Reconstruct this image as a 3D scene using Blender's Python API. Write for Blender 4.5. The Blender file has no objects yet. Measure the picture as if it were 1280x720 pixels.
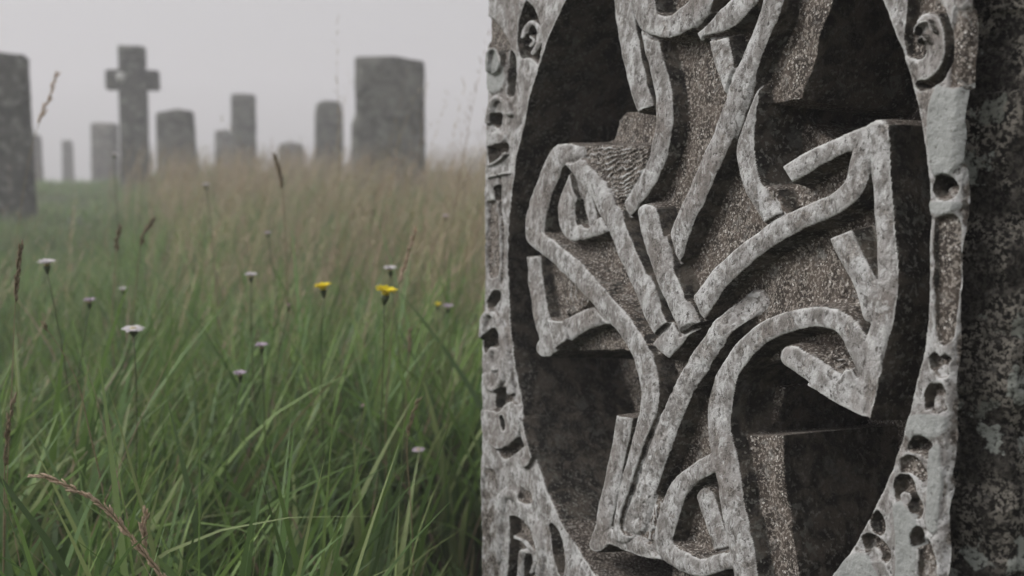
import bpy, math, random
import numpy as np
rng = np.random.default_rng(7)
random.seed(7)
R = math.radians
scn = bpy.context.scene
COL = scn.collection
H = 0.62                    # camera height
FPX = 1500.0                # focal length in pixels of a 1280 px wide frame
PITCH = R(5.03)

# ------------------------------------------------------------------ helpers
def link(o, parent=None):
    COL.objects.link(o)
    if parent is not None:
        o.parent = parent
    return o

def tag(o, label=None, cat=None, group=None, kind=None):
    if label: o['label'] = label
    if cat: o['category'] = cat
    if group: o['group'] = group
    if kind: o['kind'] = kind
    return o

def empty(name, loc, rz=0.0):
    o = bpy.data.objects.new(name, None)
    o.empty_display_size = 0.05
    o.location = loc
    o.rotation_euler = (0, 0, rz)
    return link(o)

def mesh_np(name, verts, faces, mat=None, parent=None, attrs=None, cols=None, smooth=True, normals=None):
    """verts (n,3), faces (m,4) or (m,3) int"""
    me = bpy.data.meshes.new(name)
    n, m, k = len(verts), len(faces), faces.shape[1]
    me.vertices.add(n); me.vertices.foreach_set('co', np.ascontiguousarray(verts, dtype=np.float32).ravel())
    me.loops.add(m * k); me.loops.foreach_set('vertex_index', np.ascontiguousarray(faces, dtype=np.int32).ravel())
    me.polygons.add(m)
    me.polygons.foreach_set('loop_start', np.arange(0, m * k, k, dtype=np.int32))
    me.polygons.foreach_set('loop_total', np.full(m, k, dtype=np.int32))
    me.update(calc_edges=True)
    me.polygons.foreach_set('use_smooth', np.full(m, smooth, dtype=bool))
    for an, av in (attrs or {}).items():
        a = me.attributes.new(an, 'FLOAT', 'POINT'); a.data.foreach_set('value', np.ascontiguousarray(av, dtype=np.float32))
    if cols is not None:
        a = me.attributes.new('col', 'FLOAT_COLOR', 'POINT')
        c4 = np.ones((n, 4), dtype=np.float32); c4[:, :3] = cols
        a.data.foreach_set('color', c4.ravel())
    if normals is not None:
        me.normals_split_custom_set_from_vertices(normals.tolist())
    if mat: me.materials.append(mat)
    o = bpy.data.objects.new(name, me)
    return link(o, parent)

class MB:
    """collects shapes for ONE mesh"""
    def __init__(s): s.v = []; s.f = []
    def tube(s, pts, rad, seg=7, cap=True):
        pts = [np.array(p, float) for p in pts]
        n = len(pts); b = len(s.v)
        up = np.array([0.13, 0.31, 1.0])
        for i, p in enumerate(pts):
            t = pts[min(i + 1, n - 1)] - pts[max(i - 1, 0)]
            t /= max(np.linalg.norm(t), 1e-9)
            a = np.cross(t, up if abs(t[2]) < .95 else np.array([1., 0, 0])); a /= np.linalg.norm(a); c = np.cross(t, a)
            r = rad[i] if hasattr(rad, '__len__') else rad
            for j in range(seg):
                w = 2 * math.pi * j / seg
                s.v.append(p + r * (math.cos(w) * a + math.sin(w) * c))
        for i in range(n - 1):
            for j in range(seg):
                j2 = (j + 1) % seg
                s.f.append((b + i * seg + j, b + i * seg + j2, b + (i + 1) * seg + j2, b + (i + 1) * seg + j))
        if cap:
            s.f.append(tuple(b + j for j in range(seg))[::-1]); s.f.append(tuple(b + (n - 1) * seg + j for j in range(seg)))
    def poly(s, vs, fs):
        b = len(s.v); s.v += [np.array(v, float) for v in vs]; s.f += [tuple(b + i for i in f) for f in fs]
    def build(s, name, mat, parent=None, smooth=True):
        me = bpy.data.meshes.new(name)
        me.from_pydata([tuple(v) for v in s.v], [], s.f); me.update()
        for p in me.polygons: p.use_smooth = smooth
        me.materials.append(mat)
        return link(bpy.data.objects.new(name, me), parent)

_tab = np.random.default_rng(99).random((256, 256)).astype(np.float64)
def vn(x, y, seed=0):
    xi = np.floor(x).astype(np.int64); yi = np.floor(y).astype(np.int64)
    fx = x - xi; fy = y - yi
    fx = fx * fx * (3 - 2 * fx); fy = fy * fy * (3 - 2 * fy)
    s1 = seed * 37; s2 = seed * 91
    g = lambda a, b: _tab[(a + s1) & 255, (b + s2) & 255]
    return (g(xi, yi) * (1 - fx) + g(xi + 1, yi) * fx) * (1 - fy) + (g(xi, yi + 1) * (1 - fx) + g(xi + 1, yi + 1) * fx) * fy
def fbm(x, y, o=4, seed=0):
    r = 0; a = .5; t = 0
    for i in range(o):
        r = r + a * (vn(x, y, seed + i * 5) - .5) * 2; t += a; x = x * 2.03 + 11.3; y = y * 2.03 - 7.7; a *= .5
    return r / t
def sst(a, b, x):
    t = np.clip((x - a) / (b - a), 0, 1)
    return t * t * (3 - 2 * t)

# ------------------------------------------------------------------ materials
def nodes(name):
    m = bpy.data.materials.new(name); m.use_nodes = True
    nt = m.node_tree; b = nt.nodes['Principled BSDF']
    return m, nt, b
def N(nt, t, **kw):
    n = nt.nodes.new(t)
    for k, v in kw.items():
        if k.startswith('i_'):
            n.inputs[k[2:].replace('_', ' ')].default_value = v
        else: setattr(n, k, v)
    return n
def noise(nt, co, scale, detail=4, rough=.6, dist=0.0):
    n = N(nt, 'ShaderNodeTexNoise'); n.inputs['Scale'].default_value = scale; n.inputs['Detail'].default_value = detail
    n.inputs['Roughness'].default_value = rough; n.inputs['Distortion'].default_value = dist
    nt.links.new(co, n.inputs['Vector']); return n.outputs['Fac']
def maprange(nt, v, a, b, c=0.0, d=1.0):
    n = N(nt, 'ShaderNodeMapRange', interpolation_type='SMOOTHSTEP'); nt.links.new(v, n.inputs[0])
    for i, x in enumerate((a, b, c, d)): n.inputs[i + 1].default_value = x
    return n.outputs[0]
def mixc(nt, f, a, b):
    n = N(nt, 'ShaderNodeMix', data_type='RGBA')
    for s, i in ((f, 0), (a, 6), (b, 7)):
        if isinstance(s, (int, float)): n.inputs[i].default_value = s
        elif isinstance(s, tuple): n.inputs[i].default_value = (*s, 1)
        else: nt.links.new(s, n.inputs[i])
    return n.outputs[2]
def math2(nt, op, a, b):
    n = N(nt, 'ShaderNodeMath', operation=op)
    for i, s in enumerate((a, b)):
        if isinstance(s, (int, float)): n.inputs[i].default_value = s
        else: nt.links.new(s, n.inputs[i])
    return n.outputs[0]

def stone_main():
    m, nt, b = nodes('weathered_sandstone')
    co = N(nt, 'ShaderNodeTexCoord').outputs['Object']
    top = N(nt, 'ShaderNodeAttribute', attribute_name='top').outputs['Fac']
    side = N(nt, 'ShaderNodeAttribute', attribute_name='side').outputs['Fac']
    plate = N(nt, 'ShaderNodeAttribute', attribute_name='plate').outputs['Fac']
    edge = N(nt, 'ShaderNodeAttribute', attribute_name='edge').outputs['Fac']
    big = noise(nt, co, 14, 3, .5)
    mid = noise(nt, co, 60, 5, .62, .4)
    med2 = noise(nt, co, 95, 4, .6, .8)
    fine = noise(nt, co, 300, 3, .55)
    vfine = noise(nt, co, 850, 2, .5)
    mp = N(nt, 'ShaderNodeMapping'); mp.inputs['Scale'].default_value = (1, 1, .62); nt.links.new(co, mp.inputs[0]); cs = mp.outputs[0]
    strk = noise(nt, cs, 150, 4, .6, .5)
    vo = N(nt, 'ShaderNodeTexVoronoi'); vo.inputs['Scale'].default_value = 380; nt.links.new(co, vo.inputs['Vector']); cell = vo.outputs['Distance']
    # dark brown grit stone with pale grains
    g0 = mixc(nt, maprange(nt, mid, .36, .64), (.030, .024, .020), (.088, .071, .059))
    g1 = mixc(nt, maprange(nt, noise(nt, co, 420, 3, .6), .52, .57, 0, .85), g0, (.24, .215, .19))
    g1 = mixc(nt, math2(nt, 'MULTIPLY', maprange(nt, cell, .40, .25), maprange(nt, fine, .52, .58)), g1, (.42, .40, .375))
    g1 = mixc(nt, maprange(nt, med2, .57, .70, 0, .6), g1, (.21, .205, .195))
    # pale crust on raised work
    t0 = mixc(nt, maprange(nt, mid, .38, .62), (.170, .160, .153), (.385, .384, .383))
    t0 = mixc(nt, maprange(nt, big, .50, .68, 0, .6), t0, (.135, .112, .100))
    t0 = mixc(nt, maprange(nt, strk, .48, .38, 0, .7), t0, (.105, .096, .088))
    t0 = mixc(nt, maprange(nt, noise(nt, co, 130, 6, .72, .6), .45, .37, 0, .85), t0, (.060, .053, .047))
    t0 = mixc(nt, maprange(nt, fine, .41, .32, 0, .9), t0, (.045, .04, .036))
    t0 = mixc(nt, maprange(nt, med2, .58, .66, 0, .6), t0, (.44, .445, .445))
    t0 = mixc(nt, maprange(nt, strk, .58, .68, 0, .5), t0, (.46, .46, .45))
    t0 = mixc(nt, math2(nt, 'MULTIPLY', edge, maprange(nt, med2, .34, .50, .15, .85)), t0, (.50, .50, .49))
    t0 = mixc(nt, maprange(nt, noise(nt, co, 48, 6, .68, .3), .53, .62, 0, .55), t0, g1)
    # smooth lichen plates
    p0 = mixc(nt, maprange(nt, mid, .3, .7), (.215, .222, .215), (.275, .282, .275))
    p0 = mixc(nt, maprange(nt, fine, .38, .30, 0, .8), p0, (.09, .085, .08))
    pm = maprange(nt, math2(nt, 'ADD', plate, math2(nt, 'MULTIPLY', mid, .9)), .86, 1.02)
    # black crust plus painted-in shade on walls turned from the sun
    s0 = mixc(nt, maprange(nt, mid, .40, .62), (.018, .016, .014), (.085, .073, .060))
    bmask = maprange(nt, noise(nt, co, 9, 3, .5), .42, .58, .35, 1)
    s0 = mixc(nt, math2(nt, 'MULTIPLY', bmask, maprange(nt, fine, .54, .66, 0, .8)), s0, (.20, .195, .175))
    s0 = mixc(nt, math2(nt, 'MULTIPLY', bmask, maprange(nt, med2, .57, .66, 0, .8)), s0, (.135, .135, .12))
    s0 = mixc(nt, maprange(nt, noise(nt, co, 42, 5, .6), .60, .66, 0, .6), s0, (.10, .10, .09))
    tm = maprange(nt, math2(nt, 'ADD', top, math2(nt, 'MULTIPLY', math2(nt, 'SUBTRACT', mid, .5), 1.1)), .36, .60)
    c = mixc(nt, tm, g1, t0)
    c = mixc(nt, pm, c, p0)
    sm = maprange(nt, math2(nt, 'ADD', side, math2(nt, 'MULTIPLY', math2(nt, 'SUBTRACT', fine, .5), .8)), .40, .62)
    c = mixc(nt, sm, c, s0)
    nt.links.new(c, b.inputs['Base Color'])
    b.inputs['Roughness'].default_value = .82
    b.inputs['Specular IOR Level'].default_value = .25
    hgt = math2(nt, 'ADD', math2(nt, 'MULTIPLY', fine, .6), math2(nt, 'ADD', math2(nt, 'MULTIPLY', vfine, .25), math2(nt, 'MULTIPLY', strk, .9)))
    bp = N(nt, 'ShaderNodeBump'); bp.inputs['Strength'].default_value = 1.0; bp.inputs['Distance'].default_value = .0020
    nt.links.new(hgt, bp.inputs['Height']); nt.links.new(bp.outputs[0], b.inputs['Normal'])
    return m

def stone_side():
    m, nt, b = nodes('lichened_slab_flank')
    co = N(nt, 'ShaderNodeTexCoord').outputs['Object']
    big = noise(nt, co, 26, 4, .6, .5); mid = noise(nt, co, 130, 7, .7, .3); fine = noise(nt, co, 330, 4, .65)
    blot = noise(nt, co, 17, 7, .62, .25)
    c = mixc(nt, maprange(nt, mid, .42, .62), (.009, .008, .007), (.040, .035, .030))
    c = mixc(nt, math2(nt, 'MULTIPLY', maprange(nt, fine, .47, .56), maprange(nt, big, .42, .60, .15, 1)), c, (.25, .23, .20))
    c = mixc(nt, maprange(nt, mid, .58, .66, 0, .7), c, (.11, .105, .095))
    lich = mixc(nt, maprange(nt, fine, .4, .6), (.14, .15, .13), (.36, .37, .34))
    dn = N(nt, 'ShaderNodeTexNoise'); dn.inputs['Scale'].default_value = 70; dn.inputs['Detail'].default_value = 5; nt.links.new(co, dn.inputs['Vector'])
    wv = N(nt, 'ShaderNodeVectorMath', operation='SCALE'); nt.links.new(dn.outputs['Color'], wv.inputs[0]); wv.inputs['Scale'].default_value = .034
    wa = N(nt, 'ShaderNodeVectorMath', operation='ADD'); nt.links.new(co, wa.inputs[0]); nt.links.new(wv.outputs[0], wa.inputs[1])
    vo = N(nt, 'ShaderNodeTexVoronoi'); vo.inputs['Scale'].default_value = 38; nt.links.new(wa.outputs[0], vo.inputs['Vector'])
    rnd = N(nt, 'ShaderNodeSeparateColor'); nt.links.new(vo.outputs['Color'], rnd.inputs[0])
    disc = math2(nt, 'MULTIPLY', maprange(nt, vo.outputs['Distance'], .46, .40), maprange(nt, rnd.outputs[0], .60, .62))
    c = mixc(nt, math2(nt, 'MULTIPLY', disc, maprange(nt, fine, .36, .52, .10, .85)), c, mixc(nt, rnd.outputs[1], (.16, .165, .14), (.36, .38, .35)))
    c = mixc(nt, maprange(nt, math2(nt, 'ADD', blot, math2(nt, 'MULTIPLY', mid, .35)), .80, .82, 0, .9), c, lich)
    nt.links.new(c, b.inputs['Base Color']); b.inputs['Roughness'].default_value = .88
    b.inputs['Specular IOR Level'].default_value = .2
    hgt = math2(nt, 'ADD', mid, math2(nt, 'MULTIPLY', fine, .6))
    bp = N(nt, 'ShaderNodeBump'); bp.inputs['Strength'].default_value = 1; bp.inputs['Distance'].default_value = .004
    nt.links.new(hgt, bp.inputs['Height']); nt.links.new(bp.outputs[0], b.inputs['Normal'])
    return m

def stone_far(name, base, alt, light=.0):
    m, nt, b = nodes(name)
    co = N(nt, 'ShaderNodeTexCoord').outputs['Object']
    a = noise(nt, co, 5, 6, .65, .3); f = noise(nt, co, 13, 6, .7, .2); g = noise(nt, co, 60, 3)
    c = mixc(nt, maprange(nt, a, .36, .64), base, alt)
    c = mixc(nt, maprange(nt, f, .53, .60, 0, .85), c, (.24 + light, .25 + light, .22 + light))
    c = mixc(nt, maprange(nt, f, .42, .32, 0, .7), c, (.035, .035, .03))
    nt.links.new(c, b.inputs['Base Color']); b.inputs['Roughness'].default_value = .9
    b.inputs['Specular IOR Level'].default_value = .2
    bp = N(nt, 'ShaderNodeBump'); bp.inputs['Strength'].default_value = .8; bp.inputs['Distance'].default_value = .03
    nt.links.new(math2(nt, 'ADD', f, math2(nt, 'MULTIPLY', g, .4)), bp.inputs['Height']); nt.links.new(bp.outputs[0], b.inputs['Normal'])
    return m

def leafy(name, trans=.35, col=None, rough=.55):
    m, nt, b = nodes(name)
    if col is None:
        c = N(nt, 'ShaderNodeAttribute', attribute_name='col').outputs['Color']
    else:
        co = N(nt, 'ShaderNodeTexCoord').outputs['Object']
        c = mixc(nt, maprange(nt, noise(nt, co, 900, 3), .35, .65), tuple(x * .72 for x in col), tuple(min(1, x * 1.15) for x in col))
    nt.links.new(c, b.inputs['Base Color']); b.inputs['Roughness'].default_value = rough
    b.inputs['Specular IOR Level'].default_value = .3
    tr = N(nt, 'ShaderNodeBsdfTranslucent'); nt.links.new(c, tr.inputs[0])
    mx = N(nt, 'ShaderNodeMixShader'); mx.inputs[0].default_value = trans
    nt.links.new(b.outputs[0], mx.inputs[1]); nt.links.new(tr.outputs[0], mx.inputs[2])
    nt.links.new(mx.outputs[0], nt.nodes['Material Output'].inputs['Surface'])
    return m

M_STONE = stone_main(); M_SIDE = stone_side()
M_GRASS = leafy('grass_blades'); M_DRY = leafy('dry_grass', .3)

# ------------------------------------------------------------------ the carved slab
F = dict(C=np.array([.12157135, .98133929, -.06244811 + H]), th=1.14416191, roll=-.04746677, lean=.04224879)
_T = np.array([math.cos(F['th']), -math.sin(F['th']), 0]); _N = np.array([-math.sin(F['th']), -math.cos(F['th']), 0]); _V = np.array([0, 0, 1.])
_V2 = _V * math.cos(F['lean']) - _N * math.sin(F['lean']); NN = _N * math.cos(F['lean']) + _V * math.sin(F['lean'])
TT = _T * math.cos(F['roll']) - _V2 * math.sin(F['roll']); VV = _V2 * math.cos(F['roll']) + _T * math.sin(F['roll'])
CC = F['C']
# the relief is drawn on the slab's own plane; pix() gives the drawing coordinates (a perspective grid) of a point u,v at height h
def pix(u, v, h):
    x = CC[0] + u * TT[0] + v * VV[0] + h * NN[0]; y = CC[1] + u * TT[1] + v * VV[1] + h * NN[1]; z = CC[2] - H + u * TT[2] + v * VV[2] + h * NN[2]
    d = y * math.cos(PITCH) - z * math.sin(PITCH); up = y * math.sin(PITCH) + z * math.cos(PITCH)
    return 640 + FPX * x / d, 360 - FPX * up / d

def ul(v): return -.3686 + (v + .05) * -.0072
def ur(v): return .3227 + (v) * .0263
VB, VT = -.66, .74
vs = np.concatenate([np.arange(VB, -.375, .004), np.arange(-.375, .305, .0009), np.arange(.305, VT, .004)])
nu = 860
s = np.linspace(0, 1, nu); s = s * 1.0 + .28 * s * (1 - s)          # finer columns on the near side
S, VG = np.meshgrid(s, vs)
wob = fbm(VG * 30, VG * 0 + 3, 4, 2) * .0014
U = (ul(VG) + wob) * (1 - S) + (ur(VG) + fbm(VG * 34, VG * 0 + 9, 4, 3) * .0022) * S
shape = U.shape
G = .022; DEEP = .125
X0, Y0 = pix(U, VG, 0.0); X1, Y1 = pix(U, VG, -G); X2, Y2 = pix(U, VG, -.055)
# carving hands shake: wobble the drawing a little
wx = fbm(U * 70, VG * 70, 3, 11) * 1.3; wy = fbm(U * 70, VG * 70, 3, 12) * 1.3
X0 = X0 + wx; Y0 = Y0 + wy; X1 = X1 + wx; Y1 = Y1 + wy

def seg_dist(X, Y, pts, closed=False):
    d = np.full(X.shape, 1e9); P = list(pts) + ([pts[0]] if closed else [])
    for (ax, ay), (bx, by) in zip(P[:-1], P[1:]):
        dx, dy = bx - ax, by - ay; L = dx * dx + dy * dy + 1e-9
        t = np.clip(((X - ax) * dx + (Y - ay) * dy) / L, 0, 1)
        d = np.minimum(d, (X - ax - t * dx) ** 2 + (Y - ay - t * dy) ** 2)
    return np.sqrt(d)
def inside(X, Y, pts):
    r = np.zeros(X.shape, bool); n = len(pts)
    for i in range(n):
        x1, y1 = pts[i]; x2, y2 = pts[(i + 1) % n]
        if y1 == y2: continue
        c = ((y1 > Y) != (y2 > Y)) & (X < (x2 - x1) * (Y - y1) / (y2 - y1) + x1)
        r ^= c
    return r
def box(X, Y, pts, m=60):
    a = np.array(pts); lo = a.min(0) - m; hi = a.max(0) + m
    return np.nonzero((X > lo[0]) & (X < hi[0]) & (Y > lo[1]) & (Y < hi[1]))
def poly_mask(X, Y, pts, soft=1.6):
    """1 inside, 0 outside, soft edge in drawing units"""
    out = np.zeros(X.shape); ix = box(X, Y, pts)
    x, y = X[ix], Y[ix]
    d = seg_dist(x, y, pts, True); d = np.where(inside(x, y, pts), d, -d)
    out[ix] = sst(-soft / 2, soft / 2, d); return out
def smooth_path(pts, n=5):
    """Catmull-Rom through the points"""
    P = [np.array(p, float) for p in pts]; P = [2 * P[0] - P[1]] + P + [2 * P[-1] - P[-2]]; out = []
    for i in range(1, len(P) - 2):
        for k in range(n):
            t = k / n; a, b, c, d = P[i - 1:i + 3]
            out.append(.5 * (2 * b + (c - a) * t + (2 * a - 5 * b + 4 * c - d) * t * t + (3 * b - a - 3 * c + d) * t ** 3))
    out.append(P[-2]); return out

Hh = np.zeros(shape); topm = np.zeros(shape); strapm = np.zeros(shape); plate = np.zeros(shape)
rr = np.hypot(U, VG)
ringr = .3 + fbm(U * 25, VG * 25, 3, 21) * .0018
hole = 1 - sst(-.0022, .0022, rr - ringr)            # 1 inside the ring
# floor of the pierced quadrants
Hh = -DEEP * hole + fbm(U * 40, VG * 40, 4, 5) * .006 * hole
# deeper blocks
bodym = np.zeros(shape)
for pts, lv in (([(770, 176), (776, 150), (786, 138), (835, 138), (835, 215), (770, 215)], -.052),
                ([(955, 235), (966, 138), (1004, 140), (1046, 176), (1046, 235)], -.052),
                ([(925, 550), (940, 500), (955, 468), (1000, 482), (992, 515), (985, 550)], -.045),
                ([(772, 520), (764, 490), (780, 450), (830, 450), (830, 520)], -.075)):
    mk = poly_mask(X2, Y2, pts, 4) * hole
    Hh = Hh * (1 - mk) + (lv + fbm(U * 90, VG * 90, 3, 6) * .002) * mk; bodym = np.maximum(bodym, mk)
# the body of the cross, one strap's height below the face
BODY = [(800, -420), (796, -200), (790, -40), (796, 0), (815, 136), (842, 140), (842, 182), (735, 182), (722, 192), (704, 215), (693, 260), (690, 312), (680, 330), (688, 380), (697, 442),
        (782, 440), (812, 452), (826, 480), (828, 518), (800, 520), (790, 560), (776, 640), (768, 672), (800, 684), (838, 700), (836, 760), (790, 900), (770, 1250),
        (1060, 1250), (1030, 900), (1012, 790), (1001, 716), (992, 650), (985, 600), (980, 541), (936, 541), (926, 520), (932, 490), (948, 462), (985, 452), (1010, 466), (1050, 496), (1102, 528),
        (1128, 500), (1146, 400), (1146, 300), (1138, 200), (1124, 164), (1100, 166), (1055, 188), (1012, 212), (1000, 226), (962, 236), (950, 215), (957, 160), (964, 134), (1003, 128), (1016, 92), (1042, 8), (1060, -60), (1080, -200), (1090, -420)]
mk = poly_mask(X1, Y1, BODY, 4) * hole
grit = fbm(U * 170, VG * 170, 3, 31); grit2 = fbm(U * 480, VG * 480, 2, 33)
gl = -G + fbm(U * 30, VG * 30, 3, 7) * .0025 + grit * .0011 + np.abs(grit2) * .0007
Hh = Hh * (1 - mk) + gl * mk; bodym = np.maximum(bodym, mk)
# sloping fillet fields with tool striations
def field(pts, lv, stri=0.0, ang=0.0, f=.16, t=.35, soft=5):
    global Hh, topm
    m = poly_mask(X0, Y0, pts, soft) * hole
    w = np.sin((X0 * math.cos(ang) + Y0 * math.sin(ang)) * 2 * math.pi * f + fbm(U * 60, VG * 60, 4, 17) * 9) * (.5 + vn(U * 90, VG * 90, 4))
    Hh = np.where(m > 0, Hh * (1 - m) + (lv + w * stri + grit * .0007) * m, Hh); topm = np.maximum(topm, t * m * (.5 + .5 * (w if stri else 1)))
field([(694, 179), (806, 178), (800, 214), (786, 244), (768, 262), (745, 232), (722, 208)], -.0065, .0008, 1.25, .17, .55)
field([(686, 318), (725, 322), (790, 400), (820, 440), (812, 452), (790, 420)], -.012, .0012, .5, .12, .35, 7)
field([(992, 455), (1030, 432), (1066, 470), (1040, 492)], -.010, .0010, 1.2, .11, .5)
field([(760, 590), (800, 590), (826, 640), (818, 688), (770, 680)], -.007, .0006, 0, .10, .7, 5)
field([(690, 345), (700, 335), (732, 372), (708, 392), (694, 396)], -.012, .0006, 0, .10, .45, 5)
field([(925, 225), (960, 235), (975, 268), (950, 280), (930, 262)], -.008, .0006, 0, .10, .7, 8)

# the interlaced straps: (points, width, top level)
W = dict
STR = [   # points, width, level, end flags (a/b: rounded start/end, A/B: that end sinks into the ground)
 ([(768, -60), (769, 0), (777, 55), (787, 105), (799, 139)], 21, -.006),
 ([(797, -90), (797, 0), (803, 40), (812, 80), (821, 120), (820, 160), (812, 200), (797, 232), (777, 260), (752, 278), (724, 289), (707, 290), (699, 266), (704, 240), (714, 216)], 18, -.005, 'b'),
 ([(952, -60), (928, -8), (912, 12), (890, 28), (862, 38)], 26, -.004),
 ([(797, -40), (803, 14), (818, 31), (840, 32), (860, 18), (876, -4), (890, -60)], 26, 0),
 ([(889, 46), (896, 75), (905, 102), (913, 128)], 22, -.004, 'b'),
 ([(922, 98), (925, 130), (921, 165), (922, 200), (932, 235), (948, 262), (964, 288)], 21, -.006, 'ab'),
 ([(968, -100), (958, 0), (945, 35), (932, 70), (921, 96), (909, 132), (895, 170), (878, 208), (864, 242), (851, 270), (838, 303), (826, 332), (815, 360), (810, 385)], 22, -.004, 'b'),
 ([(712, 216), (719, 245), (726, 277)], 9, -.011, 'ab'),
 ([(659, 318), (661, 350), (666, 385), (673, 420), (678, 436)], 15, -.0055, 'b'),
 ([(674, 434), (700, 413), (722, 401), (745, 393), (764, 390)], 24, -.0055, 'aM'),
 ([(704, 190), (720, 207), (741, 233), (758, 262), (773, 293), (786, 325), (800, 358), (812, 388), (828, 420)], 19, 0, 'ab'),
 ([(712, 190), (700, 190), (696, 194), (686, 214), (676, 238), (667, 270), (665, 290), (669, 299), (684, 311), (702, 326), (727, 351), (752, 379), (776, 406), (795, 435), (805, 465), (810, 492), (807, 520), (799, 550), (790, 582), (782, 620), (774, 668)], 21, -.0005, 'ab'),
 ([(818, 441), (842, 414), (866, 386), (890, 352), (915, 327), (945, 303), (975, 283), (1010, 266), (1044, 250), (1063, 228), (1068, 205), (1076, 178)], 26, -.003, 'b'),
 ([(806, 266), (814, 300), (825, 335), (838, 365), (850, 393), (858, 410)], 22, 0, 'a'),
 ([(918, 376), (905, 394), (886, 425), (866, 456), (850, 483), (836, 515), (823, 547), (811, 580), (800, 615), (788, 655)], 24, -.003, 'abA'),
 ([(774, 518), (767, 555), (760, 590), (752, 630), (743, 672)], 18, -.004, 'b'),
 ([(741, 682), (758, 672), (780, 681), (800, 688), (822, 692)], 19, -.0035, 'abM'),
 ([(1078, 462), (1062, 425), (1046, 405), (1020, 396), (985, 401), (950, 415), (922, 440), (903, 470), (893, 505), (892, 540), (898, 572), (903, 600), (909, 635), (915, 670), (922, 708), (930, 770), (925, 840)], 26, -.003, 'a'),
 ([(1042, 290), (1055, 320), (1072, 350), (1084, 390)], 28, -.0035, 'b'),
 ([(1082, 474), (1068, 492), (1045, 488), (1015, 468), (984, 446)], 29, -.003, 'bM'),
 ([(1093, 160), (1094, 200), (1097, 250), (1101, 300), (1103, 350), (1099, 390), (1090, 420), (1084, 450), (1078, 480)], 24, -.003, 'abM'),
 ([(862, 616), (872, 642), (882, 670), (888, 692)], 19, -.010, 'ab'),
 ([(896, 577), (886, 578), (862, 591), (842, 610), (829, 640), (821, 672), (823, 684), (834, 696), (864, 710), (890, 705), (918, 697)], 22, -.0045, 'ab'),
 ([(903, 470), (893, 505), (892, 540), (898, 572), (903, 600), (909, 635), (915, 670), (922, 708), (930, 770), (925, 840)], 26, -.003, 'aM'),
 ([(976, 219), (1000, 204), (1030, 188), (1060, 175), (1084, 168)], 24, -.003, 'bM'),
 ([(846, 742), (860, 775), (905, 820), (960, 850)], 24, -.004),
 ([(952, 745), (955, 785), (900, 850), (870, 930)], 24, -.002),
 ([(850, -60), (905, -150), (960, -240), (985, -340)], 24, -.003),
 ([(930, -60), (880, -160), (860, -250), (845, -340)], 24, 0),
]
for P_ in ([(662, 395), (683, 398), (700, 400), (706, 425), (690, 437), (673, 447), (669, 430)], [(735, 684), (742, 660), (758, 660), (768, 684), (752, 684)],
           [(1050, 462), (1080, 448), (1098, 440), (1094, 490), (1086, 529), (1042, 509), (1000, 483), (1012, 462), (1040, 478)],
           [(1040, 168), (1083, 151), (1108, 152), (1110, 178), (1090, 182)],
           [(1072, 352), (1104, 350), (1106, 400), (1090, 424), (1078, 400)]):
    mk = poly_mask(X0, Y0, P_, 4) * hole
    Hh = Hh * (1 - mk) + (-.003 + fbm(U * 55, VG * 55, 4, 43) * .0008 + grit * .0006) * mk
    strapm = np.maximum(strapm, mk); topm = np.maximum(topm, mk)
for pts, w, lv, *fl in STR:
    rnd = fl[0] if fl else ''
    sp = smooth_path(pts, 4); ix = box(X0, Y0, sp, w)
    x, y = X0[ix], Y0[ix]; d = seg_dist(x, y, sp); hw = (w + 5.5) / 2 + fbm(U[ix] * 45, VG[ix] * 45, 3, 41) * 1.1
    # square cut ends
    a_, b_ = np.array(sp[0]), np.array(sp[1]); ta = (b_ - a_) / np.linalg.norm(b_ - a_); e0 = -((x - a_[0]) * ta[0] + (y - a_[1]) * ta[1])
    a_, b_ = np.array(sp[-1]), np.array(sp[-2]); ta = (b_ - a_) / np.linalg.norm(b_ - a_); e1_ = -((x - a_[0]) * ta[0] + (y - a_[1]) * ta[1])
    nr0 = (np.hypot(x - sp[0][0], y - sp[0][1]) < hw * 1.6) & ('a' not in rnd); nr1 = (np.hypot(x - sp[-1][0], y - sp[-1][1]) < hw * 1.6) & ('b' not in rnd)
    cap = np.maximum(np.where(nr0, e0, -9), np.where(nr1, e1_, -9)) + 0
    d = np.maximum(d, np.where(cap > -3, hw + cap, -9))
    hw = hw - .2; dw = d - hw
    m = (1 - (.87 * sst(-1.7, 2.2, dw) + .13 * sst(0, 8, dw))) * hole[ix]
    q = np.clip(d / hw, 0, 1)
    lvl = lv - .0030 * q ** 5 - .0008 * q ** 2 + fbm(U[ix] * 55, VG[ix] * 55, 4, 43) * .0009
    if 'A' in rnd: lvl = lvl - .018 * (1 - sst(0, 45, np.hypot(x - sp[0][0], y - sp[0][1]))) + grit[ix] * .0007 - .0012 * sst(.25, .6, fbm(U[ix] * 130, VG[ix] * 130, 3, 47))
    cur = Hh[ix]; keep = np.where(cur > lvl, .0, 1.0)
    # a narrow quirk where one strap passes over another
    qr = np.exp(-((d - hw - 2.4) / 1.8) ** 2) * (strapm[ix] > .4) * (Hh[ix] < lv - .0012) * .005
    if 'M' in rnd: lvl = np.where(strapm[ix] > .35, np.maximum(lvl, cur), lvl)      # grows out of the strap it meets
    else: cur = cur - qr
    m = np.where((dw > 0) & (cur > lvl - .006), m * (1 - sst(0, 2.2, dw)), m)
    Hh[ix] = cur * (1 - m) + lvl * m
    mt = 1 - sst(-1.2, 2.2, dw); mt = mt * hole[ix]
    strapm[ix] = np.maximum(strapm[ix], mt); topm[ix] = np.maximum(topm[ix], mt * (1.0 if lv > -.009 else .75))
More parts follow.
